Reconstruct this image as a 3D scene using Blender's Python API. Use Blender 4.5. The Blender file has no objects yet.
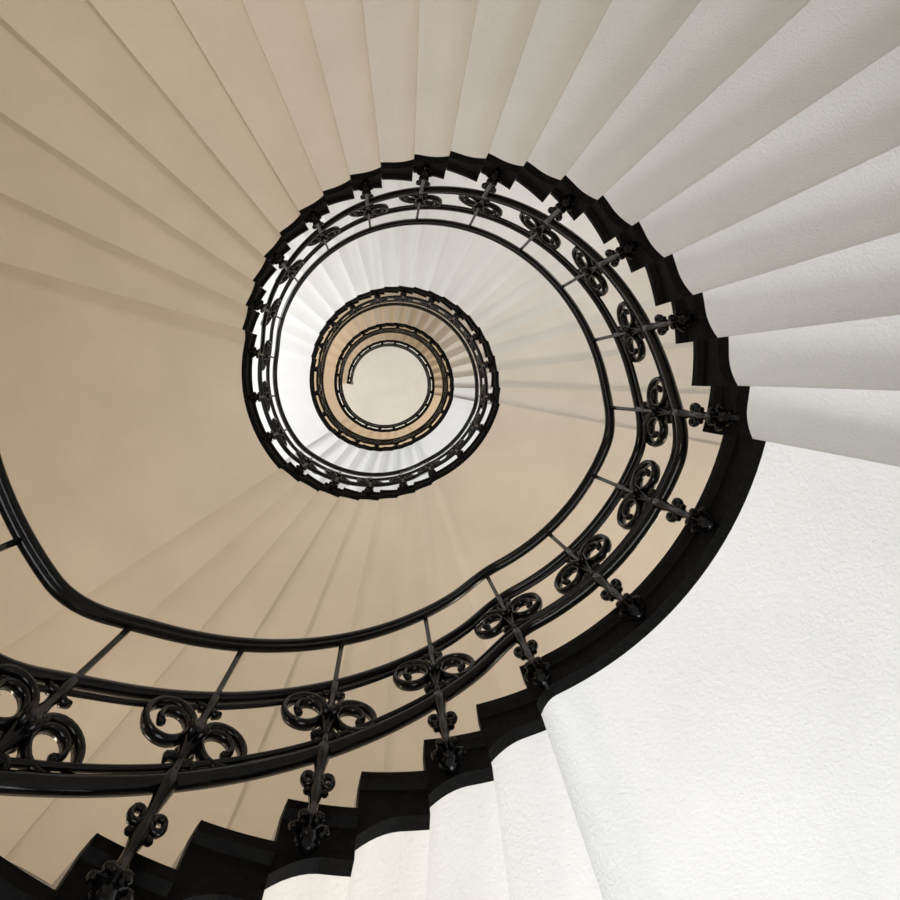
import bpy, math, random
from mathutils import Vector
random.seed(3)
pi=math.pi; rad=math.radians
H=4.0; ROUT=4.6; FLOOR=-1.5; CEIL=20.2
sc=bpy.context.scene
sc.view_settings.view_transform='Standard'
sc.view_settings.look='None'

# ---------------------------------------------------------------- helpers
def P(a,r,z):
    a=rad(a); return Vector((r*math.cos(a),-r*math.sin(a),z))
def R(a): return 1.025+0.115*math.sin(rad(a))
def lerp_table(t,x):
    if x<=t[0][0]: return t[0][1]
    for (a,b),(c,d) in zip(t,t[1:]):
        if x<=c: return b+(d-b)*(x-a)/(c-a)
    return t[-1][1]
DEV=[(-65,-6.5),(-30,-4),(-8,-2.8),(8,-1.5),(17,0),(33,.5),(50,2),(62,4.2),(90,5),(120,4.4),(141,4.8),(158,6.4),(185,1),(217,-4),(242,-8),(265,-8),(280,-8.5),(295,-6.5)]
def dev(a):
    a=(a+65)%360-65
    return lerp_table(DEV,a)
def line_pt(a,t):
    p=P(a,R(a),0); d=P(a+dev(a),1,0)
    b=p.dot(d); c=p.dot(p)-ROUT*ROUT
    L=-b+math.sqrt(b*b-c)
    return p+d*(L*t)

def turn_sectors(t):
    z=1.70+H*t; out=[]
    out.append((-65,-8,z,True))
    n=20
    for k in range(n):
        z+=0.122+0.0014*k
        out.append((-8+8.3*k,-8+8.3*(k+1),z,False))
    z=4.57+H*t
    out.append((158,217,z,True))
    for k in range(8):
        z+=0.1255
        out.append((217+9.75*k,217+9.75*(k+1),z,False))
    return [(a+360*t,b+360*t,h,l) for a,b,h,l in out]
secs=[]
for t in range(-1,4):
    secs+=turn_sectors(t)
start=next(i for i,s in enumerate(secs) if s[2]>FLOOR-0.06)
end=next(i for i,s in enumerate(secs) if s[3] and s[0]>360*3+100)
secs=secs[start:end+1]
s=secs[-1]; secs[-1]=(s[0],s[0]+16,s[2],True)
A0=secs[0][0]; A1=secs[-1][1]

pts=[]
for i,s in enumerate(secs):
    if s[3]:
        pts.append((s[0]+2,s[2])); pts.append((s[1]-2,s[2]))
    else: pts.append(((s[0]+s[1])/2,s[2]))
def hlin(a): return lerp_table(pts,a)
def hs(a):
    w=[-4.5,-3,-1.5,0,1.5,3,4.5]
    return sum(hlin(a+x) for x in w)/len(w)

class MB:
    def __init__(s): s.v=[];s.f=[];s.m=[];s.sm=[];s.c=[]
    def vert(s,p,c=0.0): s.v.append(tuple(p)); s.c.append(c); return len(s.v)-1
    def face(s,idx,m=0,sm=False): s.f.append(tuple(idx)); s.m.append(m); s.sm.append(sm)
    def obj(s,name,mats,parent=None):
        me=bpy.data.meshes.new(name); me.from_pydata(s.v,[],s.f)
        me.polygons.foreach_set('material_index',s.m)
        me.polygons.foreach_set('use_smooth',s.sm)
        at=me.attributes.new('light_tone','FLOAT','POINT'); at.data.foreach_set('value',s.c)
        for m in mats: me.materials.append(m)
        me.update()
        o=bpy.data.objects.new(name,me); sc.collection.objects.link(o)
        if parent: o.parent=parent
        return o
def tube(mb,path,r,n=8,closed=False,m=0,flat=(1,1),up=None):
    rings=[]; N=len(path)
    for i,p in enumerate(path):
        a=path[max(i-1,0)]; b=path[min(i+1,N-1)]
        if closed: a=path[(i-1)%N]; b=path[(i+1)%N]
        t=(b-a).normalized()
        u=(up if up is not None else Vector((0,0,1)))
        if abs(t.dot(u))>0.97: u=Vector((1,0,0)) if abs(t.x)<.9 else Vector((0,1,0))
        s=t.cross(u).normalized(); w=s.cross(t).normalized()
        rr=r[i] if isinstance(r,(list,tuple)) else r
        rings.append([mb.vert(p+s*math.cos(2*pi*k/n)*rr*flat[0]+w*math.sin(2*pi*k/n)*rr*flat[1]) for k in range(n)])
    for i in range(N if closed else N-1):
        A=rings[i];B=rings[(i+1)%N]
        for k in range(n):
            mb.face((A[k],A[(k+1)%n],B[(k+1)%n],B[k]),m,True)
    if not closed:
        mb.face(rings[0][::-1],m); mb.face(rings[-1],m)

# ---------------------------------------------------------------- materials
def newmat(name):
    m=bpy.data.materials.new(name); m.use_nodes=True
    nt=m.node_tree; b=nt.nodes['Principled BSDF']; return m,nt,b
def plaster(name,c1,c2,light_tone=True,bump=.42):
    m,nt,b=newmat(name); N=nt.nodes; L=nt.links
    tc=N.new('ShaderNodeTexCoord')
    n1=N.new('ShaderNodeTexNoise'); n1.inputs['Scale'].default_value=95; n1.inputs['Detail'].default_value=6
    n2=N.new('ShaderNodeTexNoise'); n2.inputs['Scale'].default_value=2.2; n2.inputs['Detail'].default_value=4
    L.new(tc.outputs['Object'],n1.inputs['Vector']); L.new(tc.outputs['Object'],n2.inputs['Vector'])
    mix=N.new('ShaderNodeMix'); mix.data_type='RGBA'
    mix.inputs[6].default_value=(*c1,1); mix.inputs[7].default_value=(*c2,1)
    if light_tone:
        at=N.new('ShaderNodeAttribute'); at.attribute_name='light_tone'
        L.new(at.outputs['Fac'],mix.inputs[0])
    else: mix.inputs[0].default_value=.5
    mr=N.new('ShaderNodeMapRange'); mr.inputs[1].default_value=.3; mr.inputs[2].default_value=.7; mr.inputs[3].default_value=.95; mr.inputs[4].default_value=1.03
    L.new(n2.outputs['Fac'],mr.inputs[0])
    mu=N.new('ShaderNodeMix'); mu.data_type='RGBA'; mu.blend_type='MULTIPLY'; mu.inputs[0].default_value=1
    L.new(mix.outputs[2],mu.inputs[6]); L.new(mr.outputs[0],mu.inputs[7])
    L.new(mu.outputs[2],b.inputs['Base Color'])
    b.inputs['Roughness'].default_value=.85
    bp=N.new('ShaderNodeBump'); bp.inputs['Strength'].default_value=bump; bp.inputs['Distance'].default_value=.012
    L.new(n1.outputs['Fac'],bp.inputs['Height']); L.new(bp.outputs['Normal'],b.inputs['Normal'])
    return m
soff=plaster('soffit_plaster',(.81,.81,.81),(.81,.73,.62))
wallm=plaster('wall_plaster',(.80,.77,.71),(.80,.77,.71),False)
ceilm=plaster('ceiling_plaster',(.78,.765,.73),(.78,.765,.73),False)
def blackmat(name,col,rough,spec,bump=0,scale=60):
    m,nt,b=newmat(name); N=nt.nodes; L=nt.links
    n=N.new('ShaderNodeTexNoise'); n.inputs['Scale'].default_value=scale; n.inputs['Detail'].default_value=4
    tc=N.new('ShaderNodeTexCoord'); L.new(tc.outputs['Object'],n.inputs['Vector'])
    cr=N.new('ShaderNodeValToRGB'); cr.color_ramp.elements[0].position=.35; cr.color_ramp.elements[0].color=(*[c*.6 for c in col],1)
    cr.color_ramp.elements[1].position=.7; cr.color_ramp.elements[1].color=(*[c*1.5 for c in col],1)
    L.new(n.outputs['Fac'],cr.inputs[0]); L.new(cr.outputs[0],b.inputs['Base Color'])
    b.inputs['Roughness'].default_value=rough
    b.inputs['Specular IOR Level'].default_value=spec
    if bump:
        bp=N.new('ShaderNodeBump'); bp.inputs['Strength'].default_value=bump; bp.inputs['Distance'].default_value=.006
        L.new(n.outputs['Fac'],bp.inputs['Height']); L.new(bp.outputs['Normal'],b.inputs['Normal'])
    return m
fasc=blackmat('black_stringer_paint',(.004,.0037,.0034),.6,.06,.5)
iron=blackmat('black_gloss_iron',(.0025,.0025,.003),.19,.24,.1,90)
tread=plaster('stone_tread',(.5,.48,.45),(.5,.48,.45),False)
floorm=plaster('floor_stone',(.6,.58,.55),(.6,.58,.55),False)

# ---------------------------------------------------------------- staircase
LIGHT_TONE=[(-360,1),(-100,.6),(-63,0),(0,0.0),(50,.1),(90,.55),(120,.95),(160,1.0),(330,.9),(375,.55),(425,.1),(600,0),(680,0),(715,.1),(735,1),(1500,1)]  # warm and white light along the soffits, painted into the plaster colour
def light_tone(a): return lerp_table(LIGHT_TONE,a)
THK=.13; BAND=.032
stair=bpy.data.objects.new('spiral_staircase',None); sc.collection.objects.link(stair)
mb=MB()
prev=None
for s in secs:
    a0,a1,h,land=s
    n=24 if land else 10
    rise=(h-prev) if prev is not None else .13
    lip=rise*.50; cw=(.07 if land else .65)
    us=[i/n for i in range(n+1)]
    if land: us=sorted(set([0,.02,.04,.055,.07]+[u for u in us if u>.07]))
    ts=[0,.33,.66,1]
    rows=[]
    for u in us:
        a=a0+(a1-a0)*u
        z=h-(lip*(1-u/cw)**2 if u<cw else 0)
        pin=line_pt(a,0); dirv=(line_pt(a,1)-pin).normalized()
        L=(line_pt(a,1)-pin).length
        row={}
        row['z']=z;row['a']=a
        row['band']=[mb.vert(pin-dirv*BAND+Vector((0,0,z)),light_tone(a)),mb.vert(pin+Vector((0,0,z)),light_tone(a))]
        row['s']=[mb.vert(pin+dirv*(L*t)+Vector((0,0,z)),light_tone(a)) for t in ts]
        row['fb']=mb.vert(pin-dirv*BAND+Vector((0,0,z)))
        row['ft']=mb.vert(pin-dirv*BAND+Vector((0,0,h+THK)))
        row['ti']=mb.vert(pin-dirv*BAND+Vector((0,0,h+THK)))
        row['to']=mb.vert(pin+dirv*L+Vector((0,0,h+THK)))
        q=pin-dirv*(BAND+.018)
        row['n']=[mb.vert(pin-dirv*BAND+Vector((0,0,h+THK-.045))),mb.vert(q+Vector((0,0,h+THK-.035))),mb.vert(q+Vector((0,0,h+THK-.008))),mb.vert(pin-dirv*(BAND-.01)+Vector((0,0,h+THK+.004)))]
        rows.append(row)
    for A,B in zip(rows,rows[1:]):
        mb.face((A['band'][0],A['band'][1],B['band'][1],B['band'][0]),1,True)
        for i in range(3): mb.face((A['s'][i],A['s'][i+1],B['s'][i+1],B['s'][i]),0,True)
        mb.face((A['fb'],B['fb'],B['ft'],A['ft']),1,True)
        mb.face((A['ti'],B['ti'],B['to'],A['to']),2,False)
        for i in range(3): mb.face((A['n'][i],B['n'][i],B['n'][i+1],A['n'][i+1]),1,False)
    for row,zb,zt in ((rows[0],rows[0]['z'],h+THK),(rows[-1],h,h+THK)):
        a=row['a']; pin=line_pt(a,0); po=line_pt(a,1); d=(po-pin).normalized(); q=pin-d*BAND
        tn=light_tone(a)
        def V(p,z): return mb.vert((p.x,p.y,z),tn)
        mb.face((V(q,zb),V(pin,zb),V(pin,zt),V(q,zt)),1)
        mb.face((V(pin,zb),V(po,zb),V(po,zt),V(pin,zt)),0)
        mb.face(tuple(row['n'][::-1]),1)
    prev=h
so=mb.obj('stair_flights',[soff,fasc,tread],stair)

# ---------------------------------------------------------------- railing
rail=bpy.data.objects.new('wrought_iron_railing',None); sc.collection.objects.link(rail); rail.parent=stair
ZT,ZM,ZL=.92,.60,.27
def railR(a): return R(a)-BAND-.045
def rail_path(off,dr=0,step=1.5,a0=A0+3,a1=A1-2):
    n=int((a1-a0)/step); return [P(a0+(a1-a0)*i/n,railR(a0+(a1-a0)*i/n)+dr,hs(a0+(a1-a0)*i/n)+off) for i in range(n+1)]
m1=MB(); tube(m1,rail_path(ZT),.021,10,flat=(1,.8)); tube(m1,rail_path(ZT-.022),.011,6,flat=(1.2,.8))
m1.obj('handrail',[iron],rail)
m2=MB(); tube(m2,rail_path(ZM),.0145,8); tube(m2,rail_path(ZM-.045),.007,6); m2.obj('middle_rail',[iron],rail)
m3=MB(); tube(m3,rail_path(ZL),.018,8); tube(m3,rail_path(ZL+.05),.008,6); m3.obj('bottom_rail',[iron],rail)

def ball(mb,c,rx,rz,ax):
    r_,t_,u_=ax; n=8; rings=[]
    for i in range(1,5):
        ph=pi*i/5
        rings.append([mb.vert(c+(r_*math.cos(2*pi*k/n)+t_*math.sin(2*pi*k/n))*rx*math.sin(ph)+u_*rz*math.cos(ph)) for k in range(n)])
    for A,B in zip(rings,rings[1:]):
        for k in range(n): mb.face((A[k],A[(k+1)%n],B[(k+1)%n],B[k]),0,True)
    mb.face(rings[0],0,True); mb.face(rings[-1][::-1],0,True)
def baluster(mb,a):
    o=P(a,railR(a),hs(a)); u=Vector((0,0,1)); r_=P(a,1,0); t_=P(a+90,1,0)
    ax=(r_,t_,u)
    def W(x,y,z): return o+t_*x+r_*y+u*z
    zs=[-.02,.0,.03,.06,.09,.12,.16,.20,.24,.27,.30,.34,.38,.40,.43,.46,.50,.55,.59,.62,.70,.80,.91]
    rs=[.010,.016,.022,.012,.010,.016,.010,.012,.017,.021,.012,.010,.017,.022,.025,.018,.010,.012,.016,.008,.0075,.0075,.009]
    tube(mb,[W(0,0,z) for z in zs],rs,8)
    ball(mb,W(0,.0,.02),.030,.018,ax)
    tube(mb,[W(0,0,.02),W(0,.05,.02)],.014,6)
    for k in range(6):
        th=2*pi*k/6; ball(mb,W(.028*math.cos(th),.028*math.sin(th),.015),.012,.011,ax)
    # large round scrolls of flat bar, one each side of the post
    for sg in (-1,1):
        path=[]
        cx,cz=.062,.435; N=42
        for i in range(N):
            q=i/(N-1); th=pi*1.0-.1+q*(2*pi*1.62)
            k=1-.66*max(0,(q-.50)/.50)**.9
            path.append(W(sg*(cx+.053*k*math.cos(th)),0,cz-.066*k*math.sin(th)))
        tube(mb,path,[.0095-.002*i/(N-1) for i in range(N)],6,up=r_,flat=(1,1.8))
        ball(mb,path[-1],.011,.011,ax)
        tube(mb,[W(0,0,.335),W(sg*.018,0,.342),W(sg*.03,0,.332),W(sg*.028,0,.318)],[.007,.008,.008,.005],6,up=r_,flat=(1,1.6))
        tube(mb,[W(0,0,.545),W(sg*.018,0,.535),W(sg*.03,0,.545)],[.007,.008,.006],6,up=r_,flat=(1,1.6))
        tube(mb,[W(0,0,.43),W(sg*.012,-.028,.40),W(sg*.02,-.04,.43)],[.012,.011,.004],6)
        tube(mb,[W(0,0,.43),W(sg*.012,.028,.40),W(sg*.02,.04,.43)],[.012,.011,.004],6)
    for sg in (-1,1):
        path=[]
        for i in range(14):
            q=i/13; th=pi+q*2*pi*1.1; k=1-.4*q
            path.append(W(sg*(.020+.015*k*math.cos(th)),0,.165+.021*k*math.sin(th)))
        tube(mb,path,.006,6,up=r_,flat=(1,1.6))
        ball(mb,W(sg*.018,0,.125),.009,.008,ax)
    ball(mb,W(0,0,.43),.026,.022,ax)
mbs=MB()
base=[202.5,223,241,260,279.5,298,318,337,355,373,390,406,423,440,456,473,490,507,525,544]
for t in range(-2,4):
    for b in base:
        a=b+360*t
        if A0+4<a<A1-3: baluster(mbs,a)
for a in (A0+3,A1-2):
    o=P(a,railR(a),hs(a))
    tube(mbs,[o+Vector((0,0,z)) for z in (0,.1,.12,.2,.85,.9,.95,1.0,1.04)],[.03,.03,.04,.024,.024,.04,.03,.045,.01],10)
mbs.obj('scrolled_balusters',[iron],rail)

# ---------------------------------------------------------------- shell
def cyl_wall():
    mb=MB(); n=96; rings=[]
    for z in (FLOOR,CEIL):
        rings.append([mb.vert(P(360*k/n,ROUT+.02,z)) for k in range(n)])
    for k in range(n): mb.face((rings[0][k],rings[0][(k+1)%n],rings[1][(k+1)%n],rings[1][k]),0,True)
    return mb.obj('wall_round',[wallm])
cyl_wall()
def disc(name,z,m,r=ROUT+.05):
    mb=MB(); n=96
    mb.face([mb.vert(P(360*k/n,r,z)) for k in range(n)])
    return mb.obj(name,[m])
disc('floor',FLOOR,floorm); disc('ceiling',CEIL,ceilm)

# ---------------------------------------------------------------- lights
def area(name,a,r,z,size,power,col,target):
    l=bpy.data.lights.new(name,'AREA'); l.shape='RECTANGLE'; l.size=size[0]; l.size_y=size[1]; l.energy=power; l.color=col
    o=bpy.data.objects.new(name,l); sc.collection.objects.link(o)
    o.location=P(a,r,z); d=Vector(target)-o.location
    o.rotation_euler=d.to_track_quat('-Z','Y').to_euler(); return o
cool=(.94,.97,1.0); warm=(1.0,.89,.75); gold=(1.0,.84,.66)
area('entrance_fill_light',300,3.5,-.6,(2.4,1.4),76,cool,P(330,1.8,1.6))  # added cool fill whitens the lower right landing, window assumed, none built
area('hall_warm_fill_light',112,3.4,.3,(.5,.4),30,(1.0,.88,.72),P(160,2.8,3.6))  # added warm fill without a fitting, grazes the left soffits for crisp step edges
area('landing_low_fill_light',190,3.5,1.3,(.7,.4),9,(1.0,.84,.64),P(150,2.4,4.2))  # weak added fill above the lower landing, catches the left riser faces
area('hall_side_fill_light',215,3.2,-.9,(1.0,.6),30,(1,.93,.84),P(120,2,4))  # unseen fill added low in the hall, lifts the upper left flights
area('hall_fill_light',90,.3,-1.4,(1.6,1.6),42,(.96,.98,1),(0,0,5))  # added upward fill under the camera, stands in for floor bounce
for t in range(0,4):
    zL=4.7+H*t; zR=1.85+H*t
    if t==0:
        area('landing_white_fill_light',188,3.6,zL+1.0,(1.6,1.2),125,(.99,.99,1),P(190,1.5,zL+3.6))  # added white fill for the landing soffit above, stands for an unbuilt assumed window
        area('stair_fill_light',330,3.6,zR+1.0,(.6,.4),42,warm,P(320,1.5,zR+3.6))  # unseen stair fills, added to light the flights above, no fittings
        area('stair_fill_light',60,3.5,zR+2.0,(1.,.6),40,cool,P(60,1.5,zR+6))
        area('stair_fill_light',226,3.7,1.9,(.5,.4),24,gold,P(275,2.0,5.2))  # added gold fill, grazes the step edges of the bottom flight
    elif t<3:
        area('landing_fill_light',188,3.6,zL+1.0,(.8,.6),72,gold,P(190,1.5,zL+3.6))  # warm fill added on each level to light the soffit above, no fitting
        area('stair_fill_light',330,3.6,zR+1.0,(.8,.6),80,cool if t==1 else gold,P(320,1.5,zR+3.6))  # added fills, cool then gold, for the landing soffits overhead
for k in range(3):
    area('ceiling_fill_light',60+120*k,3.5,17.6,(1,.6),50,(1,.97,.93),(0,0,CEIL-.3))  # ring of added fills that light the ceiling evenly, no fittings
w=bpy.data.worlds.new('world'); sc.world=w; w.use_nodes=True
w.node_tree.nodes['Background'].inputs[0].default_value=(.8,.85,.9,1); w.node_tree.nodes['Background'].inputs[1].default_value=.3

# ---------------------------------------------------------------- camera
cd=bpy.data.cameras.new('camera'); cam=bpy.data.objects.new('camera',cd); sc.collection.objects.link(cam)
cam.location=(0,0,0); cam.rotation_euler=(pi,0,0)
cd.sensor_width=36; cd.lens=645/900*36; cd.shift_x=63/900; cd.shift_y=-62/900; cd.clip_start=.05
sc.camera=cam
